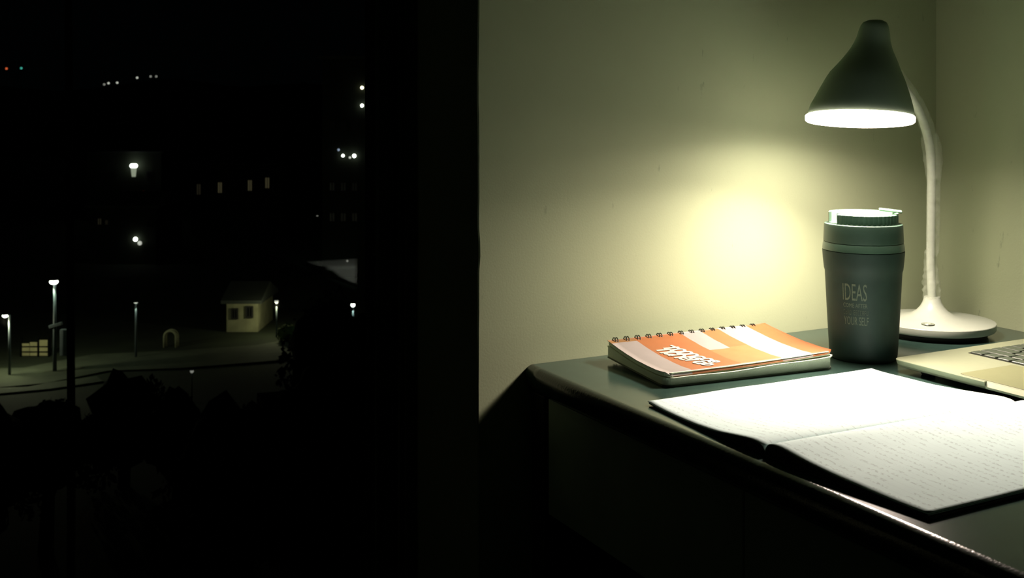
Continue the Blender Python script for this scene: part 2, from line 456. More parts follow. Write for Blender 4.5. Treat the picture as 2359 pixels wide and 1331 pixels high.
# the LED behind the diffuser: a disc that shines out of the opening
for k, (pw, sp_, sz) in enumerate(zip(LAMP_POWER, LAMP_SPREAD, (0.055, 0.095))):      # lensed centre chips, bare outer ones
    ld = bpy.data.lights.new('led_disc', 'AREA'); ld.shape = 'DISK'; ld.size = sz; ld.energy = pw; ld.color = LAMP_COLOUR[:3]
    ld.spread = math.radians(sp_)
    lo_ = bpy.data.objects.new('led_disc', ld); COL.objects.link(lo_); lo_.parent = lamp
    lo_.matrix_local = sm @ Matrix.Translation((0, 0, (-0.0100, -0.0032)[k])) @ Matrix.Rotation(math.radians((-11, 4)[k]), 4, 'X') @ Matrix.Rotation(math.radians((1, 0)[k]), 4, 'Y')
# joint where the gooseneck enters the back of the shade
jp = path[-1] - LB
tube('neck_joint', [jp + (path[-2] - path[-1]).normalized() * 0.016, jp], [0.0075, 0.0085], M['shade'], lamp, 18)

# ================================================================== TRAVEL MUG
MB = Vector((0.3465, -0.1425, T))
mug = thing('travel_mug', 'dark green travel mug with faded lettering and an open flip lid', 'mug', MB)
mc = Vector((CAM.x - MB.x, CAM.y - MB.y, 0)).normalized(); mr = Vector((-mc.y, mc.x, 0))
if mr.dot(RT) < 0: mr = -mr
body = [(0.0, 0.0012), (0.0315, 0.0012), (0.0330, 0.0), (0.0345, 0.0004), (0.0358, 0.0025), (0.0364, 0.006), (0.0378, 0.030), (0.0394, 0.060), (0.0408, 0.088),
        (0.0413, 0.0965), (0.0422, 0.0995), (0.0431, 0.108), (0.0438, 0.116), (0.0440, 0.1195), (0.0434, 0.1202), (0.0, 0.1202)]
lathe('body', body, M['mug'], mug, 96, cap=False)
lathe('shoulder_ring', [(0.0432, 0.1203), (0.0440, 0.1207), (0.0440, 0.1222), (0.0434, 0.1262), (0.0428, 0.1284), (0.0424, 0.1290), (0.0418, 0.1290)], M['mugring'], mug, 96, cap=False)
lathe('collar', [(0.0416, 0.1289), (0.0427, 0.1296), (0.0428, 0.1306), (0.0424, 0.1400), (0.0421, 0.1476), (0.0417, 0.1492), (0.0408, 0.1497), (0.0, 0.1497)], M['mugcollar'], mug, 96, cap=False)


def ring_arc(name, r0, r1, z0, z1, a0, a1, m, n=60, rib=0.0, ribs=0, zf=None):
    """part of a ring about the mug's axis; angles in degrees, 0 faces the camera, + to the right"""
    v = []; f = []
    for i in range(n + 1):
        a = math.radians(a0 + (a1 - a0) * i / n); d = mc * math.cos(a) + mr * math.sin(a)
        q = r1 + (rib * (1 if math.sin(a * ribs) > 0 else -1) if rib else 0)
        zt = zf(i / n) if zf else z1
        for rr, z in ((r0, z0), (q, z0), (q, zt - 0.0006), (q - 0.0006, zt), (r0, zt)):
            v.append(d * rr + Vector((0, 0, z)))
    for i in range(n):
        for k in range(5):
            f.append((i * 5 + k, i * 5 + (k + 1) % 5, (i + 1) * 5 + (k + 1) % 5, (i + 1) * 5 + k))
    if abs(a1 - a0) < 359.5:
        f.append((0, 1, 2, 3, 4)); f.append(tuple(n * 5 + k for k in (4, 3, 2, 1, 0)))
    return data(name, v, f, m, mug)


lathe('lid_plate', [(0.0, 0.1498), (0.0375, 0.1498), (0.0372, 0.1508), (0.012, 0.1512), (0.0, 0.1512)], M['muglid2'], mug, 80, cap=False)
ring_arc('lid_wall', 0.0345, 0.0372, 0.1500, 0.1622, 68, 283, M['muglid2'], 90)
ring_arc('ribbed_grip', 0.0318, 0.0374, 0.1500, 0.1606, -47, 76, M['muglid'], 124, rib=0.00025, ribs=44)
# crescent plate that joins the grip to the wall, and the flip tab standing over it
v = []; f = []; nn = 40
for i in range(nn + 1):
    a = math.radians(-60 + 150 * i / nn); d = mc * math.cos(a) + mr * math.sin(a)
    w_ = 0.009 * math.sin(PI * i / nn) ** 0.8 + 0.0012
    for rr, z in ((0.0322, 0.1608), (0.0322 - w_, 0.1592), (0.0322 - w_, 0.1576), (0.0322, 0.1592)):
        v.append(d * rr + Vector((0, 0, z)))
for i in range(nn):
    for k in range(4):
        f.append((i * 4 + k, i * 4 + (k + 1) % 4, (i + 1) * 4 + (k + 1) % 4, (i + 1) * 4 + k))
f += [(0, 1, 2, 3), tuple(nn * 4 + k for k in (3, 2, 1, 0))]
data('lid_crescent', v, f, M['muglid2'], mug)
tb = mr * 0.0285 - mc * 0.006
tm = bmesh.new(); add_box(tm, (-0.0118, -0.008, 0.0), (0.0125, 0.008, 0.0024), 0.0009, 2)
for vv in tm.verts:
    vv.co.z += 0.0030 * max(0, 1 - abs(vv.co.x + 0.001) / 0.006) if vv.co.z > 0.0012 else 0
    vv.co.z += -0.10 * vv.co.x
tmesh = from_bm('flip_tab', tm, M['muglid2'], mug)
tmesh.matrix_local = Matrix.Translation(tb + Vector((0, 0, 0.1628))) @ Matrix((mr, -mc, Vector((0, 0, 1)))).transposed().to_4x4()
th = bmesh.new(); add_box(th, (-0.006, -0.003, -0.0062), (0.004, 0.003, 0.0004), 0.0005, 1)
tho = from_bm('tab_hinge', th, M['muglid'], mug); tho.matrix_local = tmesh.matrix_local.copy()


def text_mesh(s):
    c = bpy.data.curves.new('t', 'FONT'); c.body = s; c.resolution_u = 3
    o = bpy.data.objects.new('t', c); COL.objects.link(o)
    me = bpy.data.meshes.new_from_object(o.evaluated_get(bpy.context.evaluated_depsgraph_get()))
    bpy.data.objects.remove(o); bpy.data.curves.remove(c)
    return me


def mug_r(z):
    for (r0, z0), (r1, z1) in zip(body[5:-2], body[6:-1]):
        if z0 <= z <= z1: return r0 + (r1 - r0) * (z - z0) / max(z1 - z0, 1e-6)
    return 0.041


def wrap_print(name, me, a0, a1, z0, z1):
    """lay a flat mesh on the mug between two angles (degrees) and two heights"""
    xs = [q.co.x for q in me.vertices]; yz = [q.co.y for q in me.vertices]
    bm = bmesh.new(); bm.from_mesh(me)
    bmesh.ops.triangulate(bm, faces=bm.faces)
    bmesh.ops.subdivide_edges(bm, edges=[e for e in bm.edges if e.calc_length() > 0.12], cuts=2)
    for q in bm.verts:
        a = math.radians(a0 + (a1 - a0) * (q.co.x - min(xs)) / (max(xs) - min(xs)))
        z = z0 + (z1 - z0) * (q.co.y - min(yz)) / (max(yz) - min(yz))
        q.co = (mc * math.cos(a) + mr * math.sin(a)) * (mug_r(z) + 0.00025) + Vector((0, 0, z))
    return from_bm(name, bm, M['mugtext'], mug, normals=False)


wrap_print('lettering', text_mesh('IDEAS'), -31.5, 5.5, 0.0685, 0.0870)
wrap_print('lettering', text_mesh('COME AFTER'), -31, 6.5, 0.0610, 0.0655)
wrap_print('lettering', text_mesh('YOUR SELF'), -30.5, 8.5, 0.0420, 0.0510)
# the worn third line: only bars of the letters are left
bm = bmesh.new(); random.seed(8); x = 0.0
for k in range(11):
    if k == 4: x += 0.5
    wd = 0.36
    add_box(bm, (x, 0, 0), (x + 0.07, 0.62, 0.0001))
    for yv in (0.0, 0.28, 0.56):
        if random.random() < 0.62: add_box(bm, (x, yv, 0), (x + wd, yv + 0.07, 0.0001))
    if random.random() < 0.5: add_box(bm, (x + wd - 0.07, 0, 0), (x + wd, 0.62, 0.0001))
    x += 0.5
me = bpy.data.meshes.new('t'); bm.to_mesh(me); bm.free()
wrap_print('lettering', me, -30.5, 7.5, 0.0530, 0.0582)

# ================================================================== SPIRAL NOTEBOOK
SA = math.radians(-5.0)
SO = Vector((0.0700, -0.1510, T))                  # front left corner on the desk
spn = thing('spiral_notebook', 'thick spiral notebook with an orange and pink checked cover by the wall', 'notebook', SO, rot=(0, 0, SA))
NL, NW = 0.208, 0.122                              # along the spine, from front edge to spine


def lift(b):                                       # the rings hold the spine side off the desk
    return 0.0045 * max(0.0, (b / NW - 0.15) / 0.85)


def top_h(a, b):
    u = a / NL; q = b / NW
    front = 0.0148 + 0.0052 * u ** 2
    back = 0.0190 + 0.0035 * u
    sag = -0.0030 * math.sin(PI * q) * (1 - 0.2 * u)
    return front + (back - front) * q + sag


CR = 0.010                                         # rounded front corners of the pages


def inset(b, extra=0.0):
    return (CR - math.sqrt(max(0, CR * CR - (CR - b) ** 2))) + extra if b < CR else extra


us = sorted(set([i * NL / 26 for i in range(27)] + [NL * k for k in (0.15, 0.44, 0.565, 0.68, 0.865)]))
vs_ = sorted(set([i * NW / 24 for i in range(25)] + [0.0006, 0.002, 0.004, NW * 0.5, NW * 0.52, NW * 0.92]))


def cov_mat(a, b):
    u = a / NL; v = 1 - b / NW
    if v < 0.08 and u < 0.15: return 3
    if u < 0.15: return 2
    if u < 0.44: return 0
    if u < 0.565: return 2 if v < 0.50 else 1
    if u < 0.68: return 3 if v < 0.48 else 1
    if u < 0.865: return 2
    return 0


bm = bmesh.new(); g0 = []; g1 = []
for b in vs_:
    r0 = []; r1 = []
    for a in us:
        i_ = inset(b, -0.0005); aa = min(max(a, i_), NL - i_)
        wv = 0.0004 * noise.noise(Vector((aa * 60, b * 60, 3)))
        h = top_h(aa, b) + lift(b) + wv - 0.0042 * max(0, 1 - b / 0.0042) ** 1.7 * (1 - 0.35 * aa / NL)
        r1.append(bm.verts.new((aa, b, h))); r0.append(bm.verts.new((aa, b, h - 0.0005)))
    g0.append(r0); g1.append(r1)
nu, nv = len(us), len(vs_)
for j in range(nv - 1):
    for i in range(nu - 1):
        k = cov_mat((us[i] + us[i + 1]) / 2, (vs_[j] + vs_[j + 1]) / 2)
        fa = bm.faces.new((g1[j][i], g1[j][i + 1], g1[j + 1][i + 1], g1[j + 1][i])); fa.material_index = k; fa.smooth = True
        fb = bm.faces.new((g0[j][i], g0[j + 1][i], g0[j + 1][i + 1], g0[j][i + 1])); fb.material_index = 2
for j in range(nv - 1):
    for i in (0, nu - 1):
        bm.faces.new((g0[j][i], g0[j + 1][i], g1[j + 1][i], g1[j][i])).material_index = 2
for i in range(nu - 1):
    for j in (0, nv - 1):
        bm.faces.new((g0[j][i], g0[j][i + 1], g1[j][i + 1], g1[j][i])).material_index = 0
me = bpy.data.meshes.new('front_cover'); bmesh.ops.remove_doubles(bm, verts=bm.verts, dist=1e-6); bm.to_mesh(me); bm.free()
for k in ('orange', 'peach', 'pink', 'tan'): me.materials.append(M[k])
link('front_cover', me, None, spn)


def slab(name, f0, f1, m, parent, ins=0.0, nb=26, na=22, wav=0.0):
    """a sheet pile of the notebook between two heights, with rounded front corners"""
    bm = bmesh.new(); rows = []
    bs = [0, 0.0008, 0.002, 0.004, 0.007, CR] + [CR + (NW - CR) * k / nb for k in range(1, nb + 1)]
    for b in bs:
        row = []
        for k in range(na + 1):
            a = NL * k / na
            i_ = inset(b, ins); aa = min(max(a, i_), NL - i_)
            bb = (b if b > 0 else ins) + wav * noise.noise(Vector((a * 30, b * 10, 1)))
            row.append((bm.verts.new((aa, bb, f0(aa, b))), bm.verts.new((aa, bb, f1(aa, b)))))
        rows.append(row)
    for j in range(len(rows) - 1):
        for k in range(na):
            A, B, C, D = rows[j][k], rows[j][k + 1], rows[j + 1][k + 1], rows[j + 1][k]
            bm.faces.new((A[1], B[1], C[1], D[1])); bm.faces.new((A[0], D[0], C[0], B[0]))
        for k in (0, na):
            A, D = rows[j][k], rows[j + 1][k]; bm.faces.new((A[0], D[0], D[1], A[1]))
    for k in range(na):
        for j in (0, len(rows) - 1):
            A, B = rows[j][k], rows[j][k + 1]; bm.faces.new((A[0], B[0], B[1], A[1]))
    bmesh.ops.remove_doubles(bm, verts=bm.verts, dist=1e-6)
    return from_bm(name, bm, m, parent)


slab('back_board', lambda a, b: lift(b) + 0.0001, lambda a, b: lift(b) + 0.0016, M['cardboard'], spn, -0.0003)
slab('page_block', lambda a, b: lift(b) + 0.0017, lambda a, b: lift(b) + (top_h(a, b) - 0.0070), M['pages'], spn, 0.0006)
slab('loose_sheets', lambda a, b: lift(b) + (top_h(a, b) - 0.0068 + 0.0005 * math.sin(a * 60)), lambda a, b: lift(b) + (top_h(a, b) - 0.0056 + 0.0005 * math.sin(a * 60)), M['pages'], spn, -0.0022)
slab('loose_sheets', lambda a, b: lift(b) + (top_h(a, b) - 0.0049), lambda a, b: lift(b) + (top_h(a, b) - 0.0008), M['pages'], spn, 0.0016)

rm = None
for k in range(14):                                # twin-loop wire: two loops for each hole
    a = NL * (0.045 + 0.868 * k / 13)
    tp = top_h(a, NW) + lift(NW)
    if rm is None:
        bm = bmesh.new()
        for dx in (-0.0014, 0.0014):
            pts = []
            for q in range(19):
                an = math.radians(-150 + 300 * q / 18)
                pts.append(Vector((dx, 0.0060 + 0.0090 * math.cos(an) - 0.0045, 0.0110 * math.sin(an))))
            for i in range(len(pts)):
                t = (pts[min(i + 1, 18)] - pts[max(i - 1, 0)]).normalized(); s = Vector((1, 0, 0)); b_ = t.cross(s)
                ring = [bm.verts.new(pts[i] + (s * math.cos(c * PI / 3) + b_ * math.sin(c * PI / 3)) * 0.00062) for c in range(6)]
                if i:
                    for c in range(6): bm.faces.new((prev[c], prev[(c + 1) % 6], ring[(c + 1) % 6], ring[c]))
                prev = ring
        ro = from_bm('wire_ring', bm, M['wire'], spn, True); rm = ro.data
    else:
        ro = bpy.data.objects.new('wire_ring', rm); COL.objects.link(ro); ro.parent = spn
    ro.location = (a, NW - 0.002, tp / 2 + 0.0030); ro.rotation_euler = (0, 0, math.radians(-12))

# brushy white lettering on the cover: strokes laid on the paper, reading from the spine towards the front edge
random.seed(12)
bm = bmesh.new()


def stroke(pts, wd):
    pr = None
    pts = spline([Vector((p[0], p[1], 0)) for p in pts], 5) if len(pts) > 2 else [Vector((pts[0][0], pts[0][1], 0)).lerp(Vector((pts[1][0], pts[1][1], 0)), k / 6) for k in range(7)]
    for i, p in enumerate(pts):
        t = (pts[min(i + 1, len(pts) - 1)] - pts[max(i - 1, 0)]).normalized(); s = Vector((-t.y, t.x, 0)) * wd / 2
        q = []
        for e in (p + s, p - s):
            h = top_h(e.x, e.y) + lift(e.y) + 0.00055
            q.append(bm.verts.new((e.x, e.y, h)))
        if pr: bm.faces.new((pr[0], pr[1], q[1], q[0]))
        pr = q


def glyph(kind, bx, by, w_, h_):
    """bx,by = lower left in reader's frame: reader's right is -b, reader's up is +a"""
    X = lambda s, t: (bx + h_ * t, by - w_ * s)
    if kind == 'o': stroke([X(.1, .5), X(.3, .95), X(.8, .9), X(.95, .45), X(.6, .05), X(.2, .1), X(.1, .5)], 0.0036)
    if kind == 'l': stroke([X(.2, -.15), X(.4, 1.15)], 0.0037)
    if kind == 't': stroke([X(.45, -.1), X(.55, 1.1)], 0.0037); stroke([X(-.3, .75), X(1.2, .95)], 0.0034)
    if kind == 'n': stroke([X(.05, 0), X(.15, .9), X(.55, 1.0), X(.85, .7), X(.9, -.05)], 0.0036)
    if kind == 'a': stroke([X(.9, .9), X(.3, .95), X(.05, .4), X(.4, .02), X(.85, .5), X(.95, 0)], 0.0036)
    if kind == 'e': stroke([X(.1, .5), X(.85, .55), X(.7, .95), X(.2, .85), X(.1, .3), X(.5, 0), X(.95, .15)], 0.0035)


for row, (a0, b0, letters) in enumerate(((0.0480, NW * 0.70, 'toonaoe'), (0.0350, NW * 0.64, 'nanelao'))):
    for k, ch in enumerate(letters):
        glyph(ch, a0 + 0.0030 * k + random.uniform(-.0012, .0012), b0 - 0.0098 * k, 0.0098, 0.0155 - 0.0009 * k)
pr = from_bm('cover_lettering', bm, M['print'], spn, normals=False)

# ================================================================== OPEN NOTEBOOK
OB = Vector((0.0125, -0.3612, T))                  # foot of the spine
book = thing('open_notebook', 'open ruled notebook with white handwritten pages and dark edges', 'notebook', OB)
BH = 0.3000


def left_h(s):                                     # height of the far (left) half over the desk, s from the spine
    pts = [(0, .0035), (.0015, .0060), (.004, .0082), (.009, .0097), (.018, .0097), (.035, .0077), (.06, .0049), (.09, .0031), (.12, .0026), (.145, .0026), (.158, .0030), (.167, .0038)]
    return interp(pts, s)


def right_h(s):
    pts = [(0, .0035), (.001, .0065), (.0025, .0092), (.005, .0112), (.009, .0124), (.014, .0126), (.024, .0116), (.045, .0091), (.07, .0070), (.10, .0056), (.125, .0048), (.151, .0042)]
    return interp(pts, s)


def interp(pts, s):
    for (a, ha), (b, hb) in zip(pts, pts[1:]):
        if s <= b:
            t = (s - a) / (b - a); return ha + (hb - ha) * t
    return pts[-1][1]


def smooth_h(fn, s, r=0.004):
    return sum(fn(max(0, s + r * k / 2)) for k in range(-2, 3)) / 5 if s > 0.009 else fn(s)


def half(name, side, W, fn, sk0, sk1, t0, t1, mt, nv=40, skew=lambda v, s: (0, 0)):
    """sheet of one half between t0(s) and t1(s) (heights), side +1 = towards the back wall"""
    ss = [0, .001, .002, .0035, .005, .007, .010, .014, .018] + [.018 + (W - .018) * k / 30 for k in range(1, 31)]
    bm = bmesh.new(); rows = []
    for s in ss:
        row = []
        for k in range(nv + 1):
            q = k / nv
            # the sheet's foot runs out a little near the middle of its width
            x0 = sk0(s); x1 = sk1(s); x = x0 + (x1 - x0) * q
            dz = 0.0006 * noise.noise(Vector((x * 14, s * 18, side * 3))) * min(1, s / 0.03)
            y = side * s
            a, b = max(0.00015, t0(s, q)), t1(s, q)
            row.append((bm.verts.new((x, y, a + (dz if a > 0.003 else 0))), bm.verts.new((x, y, b + dz))))
        rows.append(row)
    for j in range(len(rows) - 1):
        for k in range(nv):
            A, B, C, D = rows[j][k], rows[j][k + 1], rows[j + 1][k + 1], rows[j + 1][k]
            fa = bm.faces.new((A[1], B[1], C[1], D[1])); fa.smooth = True
            fa = bm.faces.new((A[0], D[0], C[0], B[0])); fa.smooth = True
        for k in (0, nv):
            A, D = rows[j][k], rows[j + 1][k]; bm.faces.new((A[0], D[0], D[1], A[1]))
    for k in range(nv):
        for j in (0, len(rows) - 1):
            A, B = rows[j][k], rows[j][k + 1]; bm.faces.new((A[0], B[0], B[1], A[1]))
    return from_bm(name, bm, mt, book)


LW, RW = 0.167, 0.151
hl = lambda s: smooth_h(left_h, s); hr = lambda s: smooth_h(right_h, s)
l0 = lambda s: 0.0056 * (s / LW) ** 2 - 0.002 * math.sin(PI * s / LW); l1 = lambda s: BH - 0.008 * s / LW
r0 = lambda s: 0.007 * (s / RW) ** 2 - 0.001; r1 = lambda s: BH
crown = lambda q: 1 - 0.25 * q                     # the mound flattens towards the head of the book
half('left_page', 1, LW, left_h, l0, l1, lambda s, q: hl(s) * crown(q) - 0.0006, lambda s, q: hl(s) * crown(q), M['paperL'])
half('right_page', -1, RW, right_h, r0, r1, lambda s, q: hr(s) * crown(q) - 0.0006, lambda s, q: hr(s) * crown(q), M['paperR'])
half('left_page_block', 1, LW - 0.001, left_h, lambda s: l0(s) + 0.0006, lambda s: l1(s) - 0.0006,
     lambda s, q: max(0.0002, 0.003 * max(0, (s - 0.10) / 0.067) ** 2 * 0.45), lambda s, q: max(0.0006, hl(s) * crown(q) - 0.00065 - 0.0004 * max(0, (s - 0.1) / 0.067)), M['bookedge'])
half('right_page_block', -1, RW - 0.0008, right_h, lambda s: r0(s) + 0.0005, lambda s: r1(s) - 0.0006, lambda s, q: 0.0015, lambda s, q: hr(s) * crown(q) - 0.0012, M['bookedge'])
half('right_loose_page', -1, RW - 0.0002, right_h, lambda s: r0(s) + 0.0012, lambda s: r1(s) - 0.001, lambda s, q: hr(s) * crown(q) - 0.0017, lambda s, q: hr(s) * crown(q) - 0.0013, M['paperL'])
half('back_cover', -1, RW + 0.0012, right_h, lambda s: r0(s) - 0.0006, lambda s: r1(s) + 0.001, lambda s, q: 0.0002, lambda s, q: 0.0014, M['cover'])

# ================================================================== LAPTOP
LO = Vector((0.3235, -0.2040, T))                  # front left corner of the base; local x = to the hinge, local y = to the user's right (minus world Y)
lap = thing('laptop', 'open silver laptop with black keys, partly out of frame at the right', 'laptop', LO)
LWd, LDp, LH = 0.285, 0.220, 0.0135


def lp(a, b, z): return (a, -b, z)


def rounded(a0, b0, a1, b1, r, n=6):
    pts = []
    for (ca, cb, s) in ((a1 - r, b1 - r, 0), (a0 + r, b1 - r, 1), (a0 + r, b0 + r, 2), (a1 - r, b0 + r, 3)):
        for k in range(n + 1):
            t = PI / 2 * (s + k / n); pts.append((ca + r * math.cos(t), cb + r * math.sin(t)))
    return pts


def prism(name, pts, levels, m, parent):
    """levels = [(z, inset scale)...] outline stacked upwards"""
    ca = sum(p[0] for p in pts) / len(pts); cb = sum(p[1] for p in pts) / len(pts)
    ea = max(p[0] for p in pts) - ca; eb = max(p[1] for p in pts) - cb
    v = []; f = []; n = len(pts)
    for z, ins in levels:
        for a, b in pts:
            v.append(lp(ca + (a - ca) * (1 - ins / ea), cb + (b - cb) * (1 - ins / eb), z(a, b) if callable(z) else z))
    for i in range(len(levels) - 1):
        for k in range(n): f.append((i * n + k, i * n + (k + 1) % n, (i + 1) * n + (k + 1) % n, (i + 1) * n + k))
    f.append(tuple(range(n))); f.append(tuple((len(levels) - 1) * n + k for k in range(n)))
    return data(name, v, f, m, parent)


ol = rounded(0, 0, LDp, LWd, 0.010)
NB0, NB1, ND = 0.113, 0.160, 0.0032
out = []
for i, p in enumerate(ol):
    q = ol[(i + 1) % len(ol)]
    out.append(p)
    if abs(p[0]) < 1e-6 and abs(q[0]) < 1e-6 and abs(p[1] - q[1]) > 0.1:      # the long front edge: cut the finger notch
        hi, lo = (NB1, NB0) if p[1] > q[1] else (NB0, NB1)
        out += [(0, hi), (ND, hi), (ND, lo), (0, lo)]
prism('base', out, [(0.0042, 0.010), (0.0062, 0.0035), (0.0085, 0.0010), (LH - 0.0006, 0.0), (LH, 0.0006)], M['alu'], lap)
v = [lp(ND + 0.0005, NB0, LH + 0.0001), lp(ND + 0.0005, NB1, LH + 0.0001), lp(0.0004, NB1 - 0.001, LH - 0.0048), lp(0.0004, NB0 + 0.001, LH - 0.0048),
     lp(ND + 0.0005, NB0, LH - 0.007), lp(ND + 0.0005, NB1, LH - 0.007), lp(0.0010, NB1 - 0.001, LH - 0.007), lp(0.0010, NB0 + 0.001, LH - 0.007)]
data('finger_notch', v, [(0, 1, 2, 3), (3, 2, 6, 7), (4, 7, 6, 5), (0, 3, 7, 4), (1, 5, 6, 2), (0, 4, 5, 1)], M['alubright'], lap)
for fa, fb in ((0.02, 0.03), (0.02, LWd - 0.03), (LDp - 0.02, 0.03), (LDp - 0.02, LWd - 0.03)):
    lathe('rubber_foot', [(0, 0), (0.006, 0), (0.007, 0.0012), (0.007, 0.0045), (0, 0.0045)], M['lampfoot'], lap, 20, centre=lp(fa, fb, 0), cap=False)
prism('trackpad_gap', rounded(0.0050, 0.0800, 0.0860, 0.1960, 0.004), [(LH + 0.00003, 0), (LH + 0.00012, 0)], M['tray'], lap)
prism('trackpad', rounded(0.0054, 0.0804, 0.0856, 0.1956, 0.004), [(LH, 0), (LH + 0.00022, 0.0), (LH + 0.00030, 0.0002)], M['track'], lap)
KB0, KA0, KP = 0.0215, 0.0925, 0.0165
tray = prism('key_well', rounded(KA0 - 0.0010, KB0 - 0.0010, KA0 + KP * 5.55 + 0.0010, KB0 + KP * 14.5 + 0.0010, 0.002), [(LH - 0.0002, 0), (LH + 0.00025, 0)], M['tray'], lap)
rows = [[1, 1, 1, 1.25, 5, 1.25, 1, 1, 1, 1], [2.25] + [1] * 10 + [2.25], [1.75] + [1] * 11 + [1.75], [1.5] + [1] * 12 + [1], [1] * 13 + [1.5], [1.5] + [1] * 13]
kmesh = {}
for r_, row in enumerate(rows):
    b = KB0; ka = KA0 + KP * r_; kd = KP * (0.52 if r_ == 5 else 1.0) - 0.0022
    for wk in row:
        kw = wk * KP - 0.0022; key = (round(kw, 5), round(kd, 5))
        if key not in kmesh:
            o = prism('key', rounded(-kd / 2, -kw / 2, kd / 2, kw / 2, 0.0014, 3), [(0, 0), (0.0010, 0.0), (0.00135, 0.0004)], M['key'], tray)
            kmesh[key] = o.data
        else:
            o = bpy.data.objects.new('key', kmesh[key]); COL.objects.link(o); o.parent = tray
        o.location = lp(ka + 0.0011 + kd / 2, b + 0.0011 + kw / 2, LH + 0.0003)
        b += wk * KP
# lid, opened past upright so that it nearly leans on the right wall
lid = prism('lid', rounded(0, 0, 0.200, LWd, 0.010), [(0.0, 0.0006), (0.0006, 0), (0.0048, 0), (0.0054, 0.0006)], M['alu'], lap)
scr = prism('screen', rounded(0.008, 0.006, 0.196, LWd - 0.006, 0.004), [(0.0054, 0), (0.0059, 0)], M['screen'], lid)
lid.location = (LDp - 0.004, 0, LH - 0.002); lid.rotation_euler = (0, math.radians(-(180 - 108)), 0)
tube('hinge', [lp(LDp - 0.006, 0.03, LH - 0.002), lp(LDp - 0.006, LWd - 0.03, LH - 0.002)], 0.004, M['tray'], lap, 12)

# ================================================================== OUTDOORS, NIGHT
GZ = -15.0                                         # street level
O = dict(
    ground=mat('night_grass_ground', (0.020, 0.030, 0.012), 0.95, var=0.4, scale=0.35),
    road=mat('asphalt', (0.075, 0.090, 0.055), 0.9, var=0.25, scale=0.6),
    leaf=mat('dark_leaves', (0.006, 0.009, 0.005), 0.95, var=0.4, scale=1.2, spec=0.05),
    trunk=mat('tree_bark', (0.012, 0.011, 0.008), 0.95, var=0.3, scale=2, spec=0.05),
    pole=mat('galvanised_pole', (0.085, 0.110, 0.120), 0.6, var=0.1, scale=2),
    darkpole=mat('tarred_pole', (0.004, 0.005, 0.004), 0.95, var=0.2, scale=2, spec=0.05),
    block=mat('dark_render_wall', (0.030, 0.036, 0.026), 0.95, var=0.2, scale=0.3, spec=0.1),
    plaster=mat('pale_plaster_wall', (0.34, 0.34, 0.20), 0.9, var=0.25, scale=0.9),
    roof=mat('roof_sheet', (0.05, 0.06, 0.05), 0.8, var=0.2, scale=0.5),
    gate=mat('cream_gate', (0.50, 0.46, 0.24), 0.8, var=0.15, scale=1.5),
    winframe=mat('far_window_frame', (0.02, 0.02, 0.018), 0.8),
    darkpane=mat('far_dark_pane', (0.006, 0.008, 0.008), 0.3),
    hill=mat('hill_slope', (0.004, 0.005, 0.004), 1.0, var=0.3, scale=0.01, spec=0.0),
)


def glow(name, col, s):
    return mat(name, (0.5, 0.5, 0.5), 0.6, emit=col, estr=s, sample=False)


G = dict(white=glow('lamp_white', (1.0, 0.98, 0.88), 6), warm=glow('lamp_warm', (1.0, 0.86, 0.62), 4), dim=glow('lamp_dim', (1.0, 0.96, 0.86), 0.55),
         faint=glow('lamp_faint', (1.0, 0.95, 0.85), 0.22), blue=glow('lamp_bluish', (0.6, 0.72, 1.0), 0.4), red=glow('lamp_red', (1.0, 0.16, 0.05), 0.7),
         teal=glow('lamp_teal', (0.1, 0.75, 0.6), 0.55), window=glow('lit_window', (1.0, 0.80, 0.42), 0.036), window2=glow('lit_window_low', (1.0, 0.80, 0.48), 0.010),
         downlight=glow('downlight_glow', (0.95, 1.0, 0.75), 0.30))

# ground and roads ----------------------------------------------------
structure(box('ground', (-260, 12, GZ - 1), (700, 950, GZ), O['ground']), 'dark grassy ground far below the window')


def ground_pt(px, py, z=GZ):
    D = (CAM.z - z) * F / (py - YH); return at(px, py, D)


def road(name, pts, wd, label):
    pts = [Vector((p.x, p.y, 0)) for p in pts]; v = []; f = []
    for i, p in enumerate(pts):
        t = (pts[min(i + 1, len(pts) - 1)] - pts[max(0, i - 1)]).normalized(); s = Vector((-t.y, t.x, 0)) * wd / 2
        for q, z in ((p + s, GZ + 0.12), (p - s, GZ + 0.12), (p - s, GZ - 0.05), (p + s, GZ - 0.05)): v.append((q.x, q.y, z))
    for i in range(len(pts) - 1):
        for k in range(4): f.append((i * 4 + k, i * 4 + (k + 1) % 4, (i + 1) * 4 + (k + 1) % 4, (i + 1) * 4 + k))
    f += [(0, 1, 2, 3), tuple(len(pts) * 4 - 4 + k for k in range(4))]
    o = data(name, v, f, O['road']); return structure(o, label)


road('road', [ground_pt(-900, 868), ground_pt(-200, 880), ground_pt(60, 872), ground_pt(230, 838), ground_pt(420, 830), ground_pt(620, 815), ground_pt(760, 790)], 5.5, 'dim street lit by the lamps below the window')
road('path', [ground_pt(-200, 918), ground_pt(0, 903), ground_pt(110, 893), ground_pt(230, 876)], 1.6, 'pale kerbside path below the street')


# lamps -----------------------------------------------------------------
def sphere(name, r, m, parent, c, squash=1.0, seg=14):
    bm = bmesh.new(); bmesh.ops.create_uvsphere(bm, u_segments=seg, v_segments=seg // 2 + 2, radius=r)
    for q in bm.verts: q.co.z *= squash
    o = from_bm(name, bm, m, parent, True); o.location = c; return o


